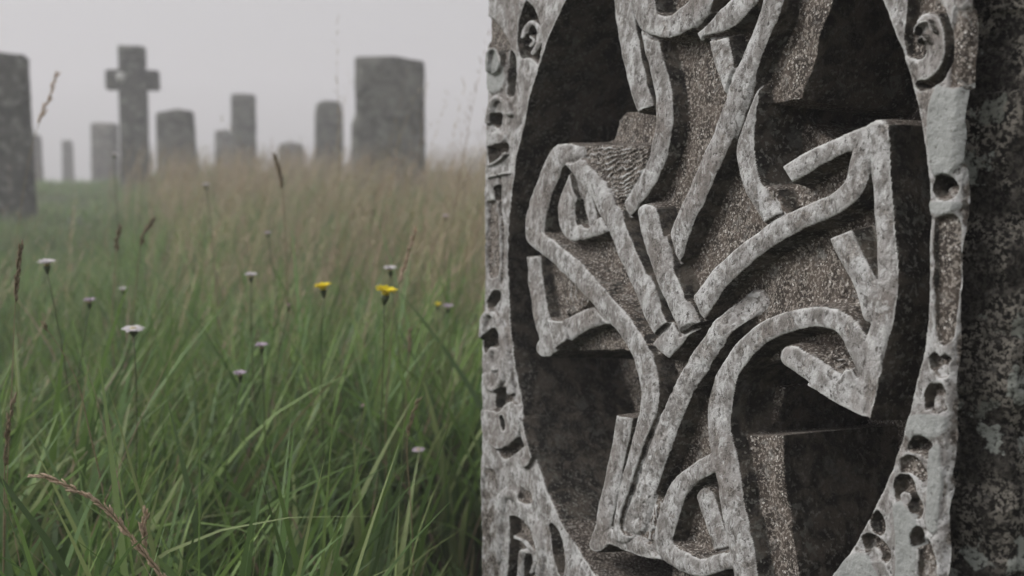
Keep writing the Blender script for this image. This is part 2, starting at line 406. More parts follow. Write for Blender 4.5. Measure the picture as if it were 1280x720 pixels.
# border outside the ring
bord = 1 - hole
bn = fbm(U * 22, VG * 22, 4, 51) * .0022 + fbm(U * 120, VG * 120, 3, 53) * .0009
Hh = Hh + bn * bord; topm = np.maximum(topm, bord * .82)
def carve(pts, lv, soft=3, t=None, pl=0.0, sm=True, add=0.0):
    """cut or raise an area of the border to level lv"""
    global Hh, topm
    soft = max(soft, 4) if np.mean([q[0] for q in pts]) > 900 else min(soft, 3) + .3; p = [tuple(q) for q in smooth_path(list(pts) + [pts[0]], 4)] if sm else pts
    lv = lv * (.62 if np.mean([q[0] for q in pts]) > 900 else .9) if lv < -.006 else lv; t = .28 if (t is not None and t < .3) else t
    m = poly_mask(X0, Y0, p, soft) * bord
    Hh = Hh * (1 - m) + (lv + bn * .5 + grit * .0006) * m
    if t is not None: topm = topm * (1 - m) + t * m
    if pl: np.copyto(plate, np.maximum(plate, pl * m))
def ridge(pts, w, lv, t=1.0, dome=.004):
    global Hh, topm
    sp = smooth_path(pts, 5); ix = box(X0, Y0, sp, w)
    d = seg_dist(X0[ix], Y0[ix], sp); m = (1 - sst(-1, 1, d - w / 2)) * bord[ix]; q = np.clip(d / (w / 2), 0, 1)
    Hh[ix] = Hh[ix] * (1 - m) + (lv + .0024 - dome * 1.2 * q ** 2.5 + bn[ix] * .4) * m; topm[ix] = topm[ix] * (1 - m) + t * m
def ell(cx, cy, a, b, rot=0, n=14):
    return [(cx + a * math.cos(w) * math.cos(rot) - b * math.sin(w) * math.sin(rot), cy + a * math.cos(w) * math.sin(rot) + b * math.sin(w) * math.cos(rot)) for w in np.linspace(0, 2 * math.pi, n, endpoint=False)]
# --- left border, top to bottom
carve([(608, 20), (620, 28), (636, 55), (630, 66), (609, 56)], -.004, 5, .25)
carve([(657, 3), (668, 14), (676, 38), (676, 62), (671, 79), (660, 78), (651, 70), (647, 48), (649, 24)], -.020, 2.5, .1)
ridge([(652, 45), (656, 34), (664, 28), (671, 36), (671, 54), (664, 66)], 9, -.003)
ridge([(658, 46), (662, 50), (658, 57)], 7, -.006)
carve([(650, 72), (660, 70), (672, 80), (664, 90), (652, 88)], -.001, 3, 1)
carve([(637, 62), (643, 72), (644, 100), (641, 118), (635, 116), (636, 90)], -.012, 3, .1)
carve([(617, 60), (628, 62), (632, 72), (634, 95), (630, 112), (618, 116), (610, 110), (610, 75)], .003, 4, 1, .55)
ridge([(616, 90), (617, 68), (625, 62), (631, 72), (629, 88), (622, 93)], 4, .006, 1, .002)
ridge([(613, 152), (616, 132), (624, 122), (634, 128), (638, 142)], 9, .003)
carve([(617, 143), (626, 143), (625, 152), (623, 158), (618, 155)], -.018, 2, .1)
carve([(610, 184), (633, 181), (633, 190), (622, 199), (612, 203)], -.014, 2.5, .1)
carve(ell(624, 172, 8.5, 8.5), .003, 4, 1)
ridge([(612, 206), (622, 203), (634, 192)], 5, .002)
ridge([(612, 222), (622, 219), (636, 216)], 5, .001)
carve([(618, 234), (624, 232), (625, 246), (619, 250)], -.013, 2, .1)
carve([(609, 252), (620, 254), (622, 300), (621, 342), (608, 342), (608, 300)], -.005, 4, .2)
carve([(623, 222), (625, 221), (629, 300), (626, 350), (624, 350), (625, 300)], -.004, 2, .3)
carve([(608, 377), (615, 366), (623, 365), (623, 374), (616, 384), (609, 384)], -.015, 2.5, .1)
ridge([(605, 420), (607, 398), (615, 391), (625, 400), (631, 425), (636, 455), (640, 490)], 9, .003)
carve([(606, 424), (614, 412), (624, 416), (627, 430), (614, 434), (606, 440)], -.015, 2.5, .1)
ridge([(607, 470), (611, 484), (620, 486), (628, 470), (626, 445), (617, 436), (613, 448), (618, 462)], 9, .001)
carve([(619, 490), (632, 486), (640, 500), (634, 510), (624, 513), (619, 506)], -.014, 2.5, .15)
carve([(604, 512), (616, 512), (628, 512), (640, 500), (653, 515), (651, 545), (632, 560), (622, 561), (606, 545)], .004, 4, .9)
carve([(629, 521), (632, 521), (634, 534), (631, 536)], -.012, 2, .1)
carve([(622, 563), (636, 561), (653, 547), (656, 554), (640, 568), (628, 572)], -.009, 4, .15)
carve([(655, 522), (663, 518), (667, 545), (674, 562), (664, 582), (657, 584), (655, 572), (661, 562), (655, 545)], .005, 2.5, 1, .3)
ridge([(620, 700), (624, 640), (632, 618), (648, 622), (662, 645), (672, 665), (676, 700), (670, 745)], 14, .002)
carve([(637, 646), (646, 647), (660, 662), (671, 680), (673, 700), (670, 760), (634, 760), (636, 700)], -.014, 2.5, .3)
ridge([(645, 740), (647, 705), (649, 690), (656, 690)], 9, -.004)
ridge([(640, 672), (652, 678), (664, 698), (660, 715)], 8, -.005)
carve([(687, 658), (692, 657), (702, 675), (704, 715), (697, 714), (690, 680)], -.013, 2, .1)
carve([(606, 585), (620, 600), (622, 720), (616, 900), (590, 900), (600, 640)], -.0025, 6, .45)
carve([(650, 610), (664, 618), (664, 628), (652, 624)], -.006, 3, .2)
# --- right border
carve([(1137, -12), (1155, -20), (1172, 2), (1184, 20), (1190, 45), (1190, 70), (1182, 93), (1170, 106), (1152, 111), (1146, 104), (1158, 100), (1146, 80), (1136, 60), (1133, 35)], -.014, 2.5, .1)
carve([(1142, 68), (1150, 72), (1158, 66), (1155, 50), (1147, 42), (1146, 25), (1158, 15), (1174, 18), (1183, 40), (1185, 62), (1178, 84), (1164, 101), (1150, 101), (1136, 84), (1132, 72)], .001, 3, 1, .1)
ridge([(1152, 45), (1155, 32), (1166, 28), (1174, 40)], 4, .004, 1, .002)
ridge([(1155, 55), (1160, 46), (1166, 52)], 4, .004, 1, .002)
carve([(1131, 45), (1140, 35), (1148, 50), (1152, 60), (1146, 70), (1134, 66)], -.006, 3, .15)
carve([(1172, 106), (1195, 112), (1216, 100), (1222, 150), (1216, 190), (1205, 200), (1192, 215), (1186, 224), (1168, 220), (1160, 180), (1162, 135)], .0022, 7, 1, .9)
carve([(1186, 110), (1192, 20), (1200, 12), (1214, 18), (1214, 105), (1200, 108)], -.002, 3, .2)
carve(ell(1180, 234, 13, 13.5), -.022, 2, .1)
carve(ell(1181, 239, 10, 9), -.012, 3, .35)
carve([(1160, 252), (1196, 252), (1196, 262), (1178, 270), (1162, 266)], .001, 6, 1, .7)
carve([(1169, 274), (1180, 271), (1193, 274), (1194, 330), (1188, 400), (1184, 425), (1174, 430), (1168, 410), (1169, 340)], -.0065, 3, .18)
carve([(1158, 447), (1165, 442), (1171, 449), (1178, 443), (1183, 449), (1180, 456), (1181, 467), (1170, 466), (1161, 460)], -.012, 2.5, .2, sm=False)
carve([(1164, 461), (1172, 455), (1180, 460), (1180, 470), (1168, 471)], -.004, 4, .6)
carve([(1155, 492), (1160, 482), (1174, 481), (1178, 490), (1176, 500), (1179, 512), (1166, 508), (1155, 511)], -.013, 2.5, .2, sm=False)
carve([(1160, 506), (1163, 494), (1172, 492), (1177, 500), (1175, 514), (1164, 517)], -.003, 4, .55)
carve([(1134, 520), (1150, 516), (1180, 520), (1178, 545), (1164, 548), (1132, 548)], .001, 9, 1, .7)
carve([(1134, 557), (1144, 547), (1156, 549), (1166, 562), (1164, 575), (1150, 566), (1136, 562)], -.018, 2.5, .1)
carve([(1125, 575), (1134, 570), (1146, 576), (1156, 592), (1152, 600), (1138, 590), (1126, 590)], -.005, 3, .3)
carve([(1117, 606), (1122, 596), (1134, 595), (1141, 604), (1144, 618), (1151, 632), (1149, 646), (1141, 643), (1135, 630), (1128, 626), (1119, 624)], -.013, 2.5, .15)
carve([(1120, 622), (1124, 614), (1133, 614), (1137, 624), (1130, 630)], -.002, 4, .8)
carve([(1115, 632), (1126, 626), (1138, 640), (1146, 650), (1146, 700), (1138, 760), (1118, 760), (1120, 700), (1118, 660)], .0015, 9, 1, .9)
carve([(1088, 650), (1096, 640), (1104, 652), (1104, 664), (1096, 667)], -.012, 2.5, .15)
carve([(1078, 672), (1088, 669), (1104, 678), (1112, 694), (1106, 702), (1096, 690), (1082, 688)], -.012, 2.5, .15)
carve([(1084, 688), (1090, 682), (1100, 690), (1098, 700), (1086, 698)], -.002, 4, .85)
carve([(1140, 670), (1147, 660), (1154, 668), (1153, 680), (1142, 682)], -.014, 2.5, .1)
carve([(1150, 680), (1160, 676), (1168, 700), (1166, 740), (1150, 730)], -.004, 4, .25)
carve([(1052, 700), (1075, 690), (1090, 700), (1100, 730), (1060, 740), (1040, 730)], .0015, 9, 1, .9)
carve([(1160, 560), (1176, 560), (1172, 660), (1158, 655), (1158, 600)], .001, 4, 1, .75)
# simple continued scrollwork above and below the ring
for (cu, cv, sg) in [(-.29, .40, 1), (-.29, .55, -1), (.26, .40, -1), (.26, .55, 1), (-.29, -.47, 1), (.26, -.47, -1), (.0, .46, 1), (.0, .62, -1), (-.14, .44, 1), (.14, .44, -1)]:
    dd = np.hypot(U - cu, VG - cv); an = np.arctan2(VG - cv, (U - cu) * sg)
    sp = np.abs(((dd / .020 - an / (2 * math.pi)) % 1) - .5) * 2
    m = (1 - sst(.050, .055, dd))
    Hh = Hh - m * (.012 * sst(.45, .75, sp)); topm = topm - m * .5 * sst(.45, .75, sp)
# rounded arrises and chips at the two edges
e1 = np.clip(1 - (U - ul(VG)) / .006, 0, 1); e2 = np.clip(1 - (ur(VG) - U) / .007, 0, 1)
Hh = Hh - (e1 ** 2) * .003 - (e2 ** 2) * (.004 + .003 * vn(VG * 70, VG * 0, 8))

# soften the chisel steps so that no saw teeth show along the walls
def blur(a):
    a = a.copy(); a[1:-1] = (a[:-2] + 2 * a[1:-1] + a[2:]) / 4; a[:, 1:-1] = (a[:, :-2] + 2 * a[:, 1:-1] + a[:, 2:]) / 4; return a
Hh = np.where(np.abs(Hh - blur(Hh)) > .0006, blur(Hh), Hh)
# world positions, normals and attributes
POS = CC + U[..., None] * TT + VG[..., None] * VV + Hh[..., None] * NN
du = np.gradient(POS, axis=1); dv = np.gradient(POS, axis=0)
nrm = np.cross(du, dv); nrm /= np.linalg.norm(nrm, axis=2, keepdims=True) + 1e-12
if (nrm @ NN).mean() < 0: nrm = -nrm
faceT = (nrm @ TT)                                           # how far a surface turns to the shaded side
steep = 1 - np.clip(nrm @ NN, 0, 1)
side = sst(.25, .8, steep) * sst(.1, .6, faceT + .25 * (-(nrm @ VV)))  # steep right-facing walls and undersides: mask for the crust and painted shade
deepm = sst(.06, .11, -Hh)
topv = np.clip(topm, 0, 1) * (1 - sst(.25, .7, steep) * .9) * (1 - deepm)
nv = shape[0]
idx = np.arange(nv * nu).reshape(nv, nu)
fa = np.stack([idx[:-1, :-1], idx[:-1, 1:], idx[1:, 1:], idx[1:, :-1]], -1).reshape(-1, 4)
def fmean(a): return (a[:-1, :-1] + a[:-1, 1:] + a[1:, 1:] + a[1:, :-1]).reshape(-1) / 4
fh, fs, fb, fr = fmean(Hh), fmean(strapm), fmean(bodym), fmean(hole)
cls = np.where(fr < .5, 0, np.where(fs > .15, 1, np.where((fb > .3) & (fh > -.075), 2, 3)))
o_loc = CC + VB * VV
slab = empty('carved_cross_slab', (float(o_loc[0]), float(o_loc[1]), 0.0))
tag(slab, 'tall carved stone slab with knotwork cross inside a ring, close at right', 'carved slab')
off = np.array(slab.location)
flatP = POS.reshape(-1, 3) - off; flatN = nrm.reshape(-1, 3)
cvx = np.clip((Hh - blur(blur(blur(blur(Hh))))) / .0011, 0, 1) * np.clip(topm, 0, 1) * (1 - sst(.35, .75, steep)) * (Hh > -.016)
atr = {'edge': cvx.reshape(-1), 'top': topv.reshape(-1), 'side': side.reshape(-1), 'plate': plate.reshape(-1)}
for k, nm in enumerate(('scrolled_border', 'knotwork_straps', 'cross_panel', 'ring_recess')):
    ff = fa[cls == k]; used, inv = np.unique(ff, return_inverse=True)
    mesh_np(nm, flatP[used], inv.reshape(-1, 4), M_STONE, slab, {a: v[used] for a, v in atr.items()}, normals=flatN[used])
# flank (right side), left side, top and back
THK = .17
tt = np.concatenate([np.linspace(0, .01, 8)[1:], np.arange(.011, .10, .0016), np.linspace(.10, THK, 10)])
tg, vg = np.meshgrid(np.concatenate([[0], tt]), vs)
prof = -.016 * sst(.0, .005, tg) * (1 - sst(.014, .026, tg)) + .015 * sst(.014, .032, tg) 
prof = prof + (fbm(vg * 22, tg * 30, 4, 61) * .005 + fbm(vg * 80, tg * 80, 4, 62) * .0042) * sst(.003, .02, tg)
ub = np.repeat(U[:, -1][:, None], tg.shape[1], 1); hb = np.repeat(Hh[:, -1][:, None], tg.shape[1], 1)
FP = CC + (ub + prof)[..., None] * TT + vg[..., None] * VV + (hb - tg)[..., None] * NN - off
n2 = tg.shape[1]; id2 = np.arange(nv * n2).reshape(nv, n2)
f2 = np.stack([id2[:-1, :-1], id2[:-1, 1:], id2[1:, 1:], id2[1:, :-1]], -1).reshape(-1, 4)
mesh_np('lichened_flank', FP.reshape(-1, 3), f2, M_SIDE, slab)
# rest of the block
step = 6
iv = list(range(0, nv, step)) + [nv - 1]; ii = list(range(0, nu, 10)) + [nu - 1]
mb = MB()
def strip(A, B, sub=6):
    A = np.array(A); B = np.array(B); g = [A * (1 - t) + B * t for t in np.linspace(0, 1, sub)]
    n = len(A); v = np.concatenate(g); f = []
    for a in range(sub - 1):
        for j in range(n - 1): f.append((a * n + j, a * n + j + 1, (a + 1) * n + j + 1, (a + 1) * n + j))
    mb.poly(v, f)
PO = POS - off
bk = lambda P, hh: P - (THK + hh)[:, None] * NN
left = PO[iv, 0]; strip(left, bk(left, Hh[iv, 0]))
tp = PO[-1, ii]; strip(tp, bk(tp, Hh[-1, ii]))
bl = bk(left, Hh[iv, 0]); br = FP[iv, -1]; strip(bl, br, 12)
mb.build('slab_block', M_SIDE, slab)

# ------------------------------------------------------------------ ground
def zg(x, y):
    d = np.hypot(x, y)
    lft = sst(-.20, -.36, x / np.maximum(d, .1))
    z = .30 * sst(2.5, 10.5, d) * (1 + .12 * lft) + .20 * sst(10, 17, d) - .3 * sst(22, 70, d) + fbm(x * .35 + 4, y * .35, 3, 71) * .05 * sst(1.5, 6, d)
    return z
gx = np.concatenate([-np.geomspace(150, 6, 60), np.linspace(-5.8, 5.8, 120), np.geomspace(6, 150, 60)])
GX, GY = np.meshgrid(gx, gx)
GZ = zg(GX, GY) + fbm(GX * 6, GY * 6, 3, 72) * .012
n = len(gx); gi = np.arange(n * n).reshape(n, n)
gf = np.stack([gi[:-1, :-1], gi[:-1, 1:], gi[1:, 1:], gi[1:, :-1]], -1).reshape(-1, 4)
mg, nt, b = nodes('meadow_soil')
co = N(nt, 'ShaderNodeTexCoord').outputs['Object']
c = mixc(nt, maprange(nt, noise(nt, co, .5, 5), .35, .65), (.030, .040, .016), (.075, .070, .035))
c = mixc(nt, maprange(nt, noise(nt, co, 9, 6), .4, .6, 0, .6), c, (.05, .07, .025))
nt.links.new(c, b.inputs['Base Color']); b.inputs['Roughness'].default_value = 1
g = mesh_np('ground', np.stack([GX, GY, GZ], -1).reshape(-1, 3), gf, mg); tag(g, kind='structure')

# ------------------------------------------------------------------ grass
def px_of(P):
    x = P[..., 0]; y = P[..., 1]; z = P[..., 2] - H
    d = y * math.cos(PITCH) - z * math.sin(PITCH); up = y * math.sin(PITCH) + z * math.cos(PITCH)
    d = np.maximum(d, .05)
    return 640 + FPX * x / d, 360 - FPX * up / d, d

def blades(bx, by, h, w, lean, az, droop, colr, seg=5, twist=None, minw=.12):
    n = len(bx); t = np.linspace(0, 1, seg + 1)
    bz = zg(bx, by) - .01
    lx = np.cos(az); ly = np.sin(az)
    hor = h[:, None] * (lean[:, None] * t + droop[:, None] * t ** 2.4)
    ver = h[:, None] * (t * np.sqrt(np.clip(1 - lean[:, None] ** 2 * .5, .2, 1)) - droop[:, None] ** 1.5 * .55 * t ** 3)
    cx = bx[:, None] + lx[:, None] * hor; cy = by[:, None] + ly[:, None] * hor; cz = bz[:, None] + ver
    ta = rng.uniform(0, math.pi, n) if twist is None else twist
    tw = rng.normal(0, .6, n)
    a = ta[:, None] + tw[:, None] * t
    ww = w[:, None] * .5 * np.clip(np.minimum(.55 + t * 1.5, 1.0) * (1 - t ** 2.2) + minw * (1 - t), .02, 1)
    L = np.stack([cx - np.cos(a) * ww, cy - np.sin(a) * ww, cz], -1); Rr = np.stack([cx + np.cos(a) * ww, cy + np.sin(a) * ww, cz], -1)
    P = np.stack([L, Rr], 2)                                    # n, seg+1, 2, 3
    # nothing may lean across the carved face
    cen = np.stack([cx, cy, cz], -1); X, Y, D = px_of(cen)
    front = (cy < 1.75) & (cx > -.7 * cy)
    bad = (front & (X > 594) & (Y < 760)).any(1)
    # nor pass through the slab
    rel = cen - CC; hh = rel @ NN; uu = rel @ TT
    bad |= ((hh < .02) & (hh > -.2) & (uu > -.39) & (uu < .37)).any(1)
    ok = ~bad; P = P[ok]; colr = colr[ok]; n = ok.sum()
    V = P.reshape(-1, 3)
    i = (np.arange(n) * (seg + 1) * 2)[:, None] + (np.arange(seg) * 2)[None]
    Fq = np.stack([i, i + 1, i + 3, i + 2], -1).reshape(-1, 4)
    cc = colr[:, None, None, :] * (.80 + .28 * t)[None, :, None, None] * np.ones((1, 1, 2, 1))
    return V, Fq, cc.reshape(-1, 3)
def join(parts):
    V = []; Fq = []; C = []; o = 0
    for v, f, c in parts: V.append(v); Fq.append(f + o); C.append(c); o += len(v)
    return np.concatenate(V), np.concatenate(Fq), np.concatenate(C)
def scatter(n, d0, d1, a0=-30, a1=30, p=1.0):
    """tufts spread evenly over a fan of ground"""
    d = np.sqrt(rng.uniform(d0 ** 2, d1 ** 2, n)); a = np.radians(rng.uniform(a0, a1, n))
    return d * np.sin(a), d * np.cos(a)
def tufts(nt_, per, d0, d1, rad, a0=-31, a1=31):
    tx, ty = scatter(nt_, d0, d1, a0, a1)
    k = np.repeat(np.arange(nt_), per); r = np.abs(rng.normal(0, rad, len(k))); w = rng.uniform(0, 2 * math.pi, len(k))
    return tx[k] + r * np.cos(w), ty[k] + r * np.sin(w), w, r / rad, k
GREEN = np.array([[.138, .228, .058], [.182, .272, .078], [.098, .168, .050], [.222, .275, .110], [.150, .232, .098]])
STRAW = np.array([[.44, .36, .24], [.36, .29, .19], [.28, .25, .13], [.40, .29, .21]])
def pick(pal, n, p=None, var=.16):
    return pal[rng.choice(len(pal), n, p=p)] * (1 + rng.normal(0, var, (n, 1))).clip(.5, 1.6)
gp = []
for (nt_, per, d0, d1, hm, wm, seg) in ((360, 24, .72, 2.2, .36, .0112, 9), (1500, 17, 2.2, 4.2, .36, .0095, 6), (4200, 15, 4.2, 8.5, .36, .0065, 5), (6000, 10, 8.5, 18, .30, .010, 4), (4500, 8, 18, 45, .30, .02, 3)):
    x, y, w, r, k = tufts(nt_, per, d0, d1, .035 + d0 * .008)
    hf = rng.normal(1, .16, nt_)[k]
    patch = sst(-.5, .5, fbm(x * .8, y * .8, 3, 81))
    h = (hm * hf * rng.uniform(.55, 1.2, len(x)) * (.8 + .35 * patch)).clip(.08, .62)
    ang = x / np.hypot(x, y)
    h = h * (1 - .60 * sst(-.27, -.34, ang) * sst(3.2, 5.5, np.hypot(x, y)))
    near = (y < 1.75) & (x > -.10 * y) & (x < 1.2)
    h = np.where(near, rng.uniform(.06, .16, len(x)), h)
    lean = rng.uniform(.02, .32, len(x)) + .1 * r; droop = np.abs(rng.normal(.18, .34, len(x))).clip(0, 1.0)
    az = w + rng.normal(0, .5, len(x)); az = np.where(rng.random(len(x)) < .35, rng.normal(.2, .7, len(x)), az)
    col = pick(GREEN, len(x)) * (.82 + .36 * patch[:, None])
    dry = rng.random(len(x)) < .10
    col[dry] = pick(STRAW, dry.sum()) * .7
    wsc = np.where(dry, .5, 1.0)
    gp.append(blades(x, y, h, wsc * wm * rng.uniform(.6, 1.4, len(x)), lean, az, droop, col, seg))
V, Fq, Cc = join(gp)
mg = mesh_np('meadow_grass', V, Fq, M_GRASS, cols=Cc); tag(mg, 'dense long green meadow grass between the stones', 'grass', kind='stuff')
# dry flowering stalks with feathery heads: the brown drift behind
dp = []
for (n_, d0, d1, hm, wm) in ((420, 1.7, 2.8, .50, .0018), (2900, 2.8, 4.5, .52, .0024), (7000, 4.5, 8, .54, .0032), (7500, 8, 13, .56, .0055), (900, 2.1, 3.4, .76, .0017)):
    x, y = scatter(n_, d0, d1, -31, 31)
    ang = x / np.hypot(x, y); dd = np.hypot(x, y)
    dens = (.18 - .175 * sst(-.25, -.31, ang) * sst(2.5, 4, dd)) + .82 * sst(-.325, -.26, ang) * sst(2.0, 4.0, dd)
    dens *= .45 + .8 * sst(-.4, .3, fbm(x * .9 + 9, y * .9, 2, 83))
    if hm > .7: dens = sst(-.24, -.10, ang) * (ang < .2) * .6
    ok = rng.random(n_) < dens; x = x[ok]; y = y[ok]; n = len(x)
    if True:
        near = (y < 1.9) & (x > -.3 * y); x = x[~near]; y = y[~near]; n = len(x)
    h = (hm * rng.uniform(.62, 1.22, n)); lean = np.abs(rng.normal(.20, .20, n)).clip(0, .8); az = rng.normal(.25, .9, n); droop = rng.uniform(0, .35, n)
    st = rng.bit_generator.state
    col = pick(STRAW, n)
    tw = rng.uniform(0, math.pi, n)
    dp.append(blades(x, y, h, np.full(n, wm), lean, az, droop, col, 6, tw, .9))
    # feathery panicle: small flakes round the upper third
    for q in range(16):
        t = .70 + .32 * q / 15
        hor = h * (lean * t + droop * t ** 2.4); ver = h * (t * np.sqrt(1 - lean ** 2 * .5) - droop ** 1.5 * .55 * t ** 3)
        fx = x + np.cos(az) * hor; fy = y + np.sin(az) * hor; fz = zg(x, y) - .01 + ver
        Lf = rng.uniform(.008, .022, n) * (1.35 - t * .6) * (1.1 + d0 * .08); a = rng.uniform(0, 2 * math.pi, n); e = rng.uniform(.4, 1.3, n)
        dv_ = np.stack([np.cos(a) * np.cos(e), np.sin(a) * np.cos(e), np.sin(e)], -1) * Lf[:, None]
        pv = np.stack([-np.sin(a), np.cos(a), 0 * a], -1) * (wm * .9 + .0006)
        base = np.stack([fx, fy, fz], -1)
        Q = np.stack([base - pv * .4, base + pv * .4, base + dv_ + pv * .3, base + dv_ - pv * .3], 1)
        X, Y, D = px_of(base); rel = base - CC
        bad = ((X > 590) & (base[:, 1] < 1.9)) | (((rel @ NN) < .03) & ((rel @ NN) > -.22) & (np.abs(rel @ TT) < .42))
        Q = Q[~bad]; m_ = len(Q)
        dp.append((Q.reshape(-1, 3), np.arange(m_ * 4).reshape(-1, 4), np.repeat(col[~bad] * .92, 4, 0)))
V, Fq, Cc = join(dp)
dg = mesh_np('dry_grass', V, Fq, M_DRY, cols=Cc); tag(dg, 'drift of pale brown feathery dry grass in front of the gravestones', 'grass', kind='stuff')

# ------------------------------------------------------------------ gravestones
def at(px, py, d):
    """world point seen at a pixel of the photograph, at forward distance d"""
    a = (px - 640) / FPX; b = (360 - py) / FPX
    v = np.array([a, math.cos(PITCH) + b * math.sin(PITCH), -math.sin(PITCH) + b * math.cos(PITCH)])
    v = v / v[1] * d
    return np.array([v[0], v[1], v[2] + H])

def stone_mesh(name, outline, thick, mat, parent, seed, cell=.035, amp=.008):
    """a weathered upright slab: outline in x,z metres, real thickness, uneven skin"""
    import bmesh
    bm = bmesh.new()
    vsf = [bm.verts.new((x, -thick / 2, z)) for x, z in outline]
    f = bm.faces.new(vsf)
    ex = bmesh.ops.extrude_face_region(bm, geom=[f])
    bmesh.ops.translate(bm, verts=[v for v in ex['geom'] if isinstance(v, bmesh.types.BMVert)], vec=(0, thick, 0))
    bmesh.ops.recalc_face_normals(bm, faces=bm.faces)
    bmesh.ops.bevel(bm, geom=list(bm.edges), offset=min(.012, thick * .1), segments=2, affect='EDGES', clamp_overlap=True)
    bmesh.ops.triangulate(bm, faces=bm.faces)
    for _ in range(6):
        es = [e for e in bm.edges if e.calc_length() > cell * 2.2]
        if not es: break
        bmesh.ops.subdivide_edges(bm, edges=es, cuts=1)
        bmesh.ops.triangulate(bm, faces=[q for q in bm.faces if len(q.verts) > 3])
    bm.normal_update()
    co = np.array([v.co[:] for v in bm.verts]); no = np.array([v.normal[:] for v in bm.verts])
    k = fbm(co[:, 0] * 5 + co[:, 1] * 3 + seed, co[:, 2] * 5 - co[:, 1] * 4, 4, seed) * amp * 1.1 + fbm(co[:, 0] * 20 + co[:, 1] * 17, co[:, 2] * 20, 3, seed + 1) * amp
    co = co + no * k[:, None]
    for v, c in zip(bm.verts, co): v.co = c
    me = bpy.data.meshes.new(name); bm.to_mesh(me); bm.free()
    for p in me.polygons: p.use_smooth = True
    me.materials.append(mat)
    return link(bpy.data.objects.new(name, me), parent)

GS = [
 # x0, x1, top y, distance, thickness, yaw, outline kind, label, category, name
 (-40, 36, 68, 9.0, .20, 12, 'slab', 'largest dark standing slab cut by the left edge of the picture', 'gravestone', 'gravestone'),
 (38, 51, 168, 21.0, .2, 0, 'post', 'thin faint stone peeping out just behind the big left slab', 'gravestone', 'gravestone'),
 (77, 91, 175, 27.0, .2, 8, 'post', 'smallest fog-pale post between the left slab and the cross', 'gravestone', 'gravestone'),
 (114, 146, 154, 20.0, .22, -6, 'slab', 'pale squat stone just left of and behind the stone cross', 'gravestone', 'gravestone'),
 (195, 244, 138, 13.0, .16, 5, 'taper', 'broad flat topped headstone just right of the stone cross', 'gravestone', 'gravestone'),
 (268, 290, 162, 20.0, .2, 0, 'post', 'short pale stone touching the left side of the slim pillar', 'gravestone', 'gravestone'),
 (287, 319, 118, 16.0, .22, 10, 'slab', 'slim square topped pillar stone between flat headstone and rounded one', 'gravestone', 'gravestone'),
 (348, 380, 178, 19.0, .2, 0, 'round', 'lowest hump of stone almost lost in the brown grass', 'gravestone', 'gravestone'),
 (391, 428, 126, 14.5, .2, 12, 'round', 'upright stone with slightly rounded top left of the broad slab', 'gravestone', 'gravestone'),
 (442, 533, 73, 10.0, .2, 4, 'ledge', 'broad grey flat topped slab with a ledge low on its left', 'gravestone', 'gravestone'),
]
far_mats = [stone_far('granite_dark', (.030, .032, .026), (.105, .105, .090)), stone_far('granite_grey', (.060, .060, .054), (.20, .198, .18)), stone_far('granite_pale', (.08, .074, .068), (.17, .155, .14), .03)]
for i, (x0, x1, ty, d, th, yaw, kind, lab, cat, nm) in enumerate(GS):
    A = at(x0, ty, d); B = at(x1, ty, d); w = (B[0] - A[0]) * .96; cxm = (A[0] + B[0]) / 2
    gz = float(zg(np.array([cxm]), np.array([d]))[0]); hgt = A[2] - gz; b0 = -.25
    hw = w / 2
    if kind == 'slab': ol = [(-hw, b0), (hw * 1.03, b0), (hw * .99, hgt * .6), (hw * .97, hgt - .01), (0, hgt + .008), (-hw * .96, hgt)]
    elif kind == 'post': ol = [(-hw, b0), (hw, b0), (hw * .9, hgt * .9), (hw * .6, hgt), (-hw * .8, hgt - .02)]
    elif kind == 'taper': ol = [(-hw * 1.0, b0), (hw * 1.25, b0), (hw * .9, hgt - .01), (.1 * hw, hgt + .012), (-hw * .98, hgt - .03)]
    elif kind == 'round': ol = [(-hw, b0), (hw, b0), (hw * .97, hgt * .86), (hw * .8, hgt - .03), (hw * .3, hgt), (-hw * .4, hgt), (-hw * .85, hgt - .04), (-hw * .97, hgt * .85)]
    else: ol = [(-hw * 1.10, b0), (hw, b0), (hw * 1.0, hgt * .5), (hw * .99, hgt - .03), (hw * .2, hgt + .01), (-hw * .97, hgt), (-hw * .98, hgt * .66), (-hw * 1.10, hgt * .60)]
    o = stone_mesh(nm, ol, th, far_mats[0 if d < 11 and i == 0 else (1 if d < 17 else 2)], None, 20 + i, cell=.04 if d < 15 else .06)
    o.location = (cxm, d, gz); o.rotation_euler = (R(random.uniform(-1, 1)), R(random.uniform(-.8, .8)), R(yaw))
    tag(o, lab, cat, 'weathered gravestones standing in the misty meadow')
# the stone cross
d = 14.0; P = at(165, 58, d); gz = float(zg(np.array([P[0]]), np.array([d]))[0])
cr = empty('stone_cross', (P[0], d, gz), R(9))
tag(cr, 'plain squared latin cross of grey stone standing above the misty grass', 'stone cross')
zt = P[2] - gz; za = at(165, 88, d)[2] - gz; zb = at(165, 113, d)[2] - gz; sh = 15.5 / FPX * d; ar = 31.5 / FPX * d
stone_mesh('shaft', [(-sh * 1.08, -.3), (sh * 1.08, -.3), (sh, zb), (sh * .98, zt), (-sh * .98, zt), (-sh, zb)], .24, far_mats[0], cr, 50)
for sgn in (-1, 1):
    ol = [(sgn * (sh - .03), zb), (sgn * ar, zb + .004), (sgn * ar * .99, za - .003), (sgn * (sh - .03), za)]
    if sgn < 0: ol = ol[::-1]
    stone_mesh('arm', ol, .222, far_mats[0], cr, 53 + sgn)

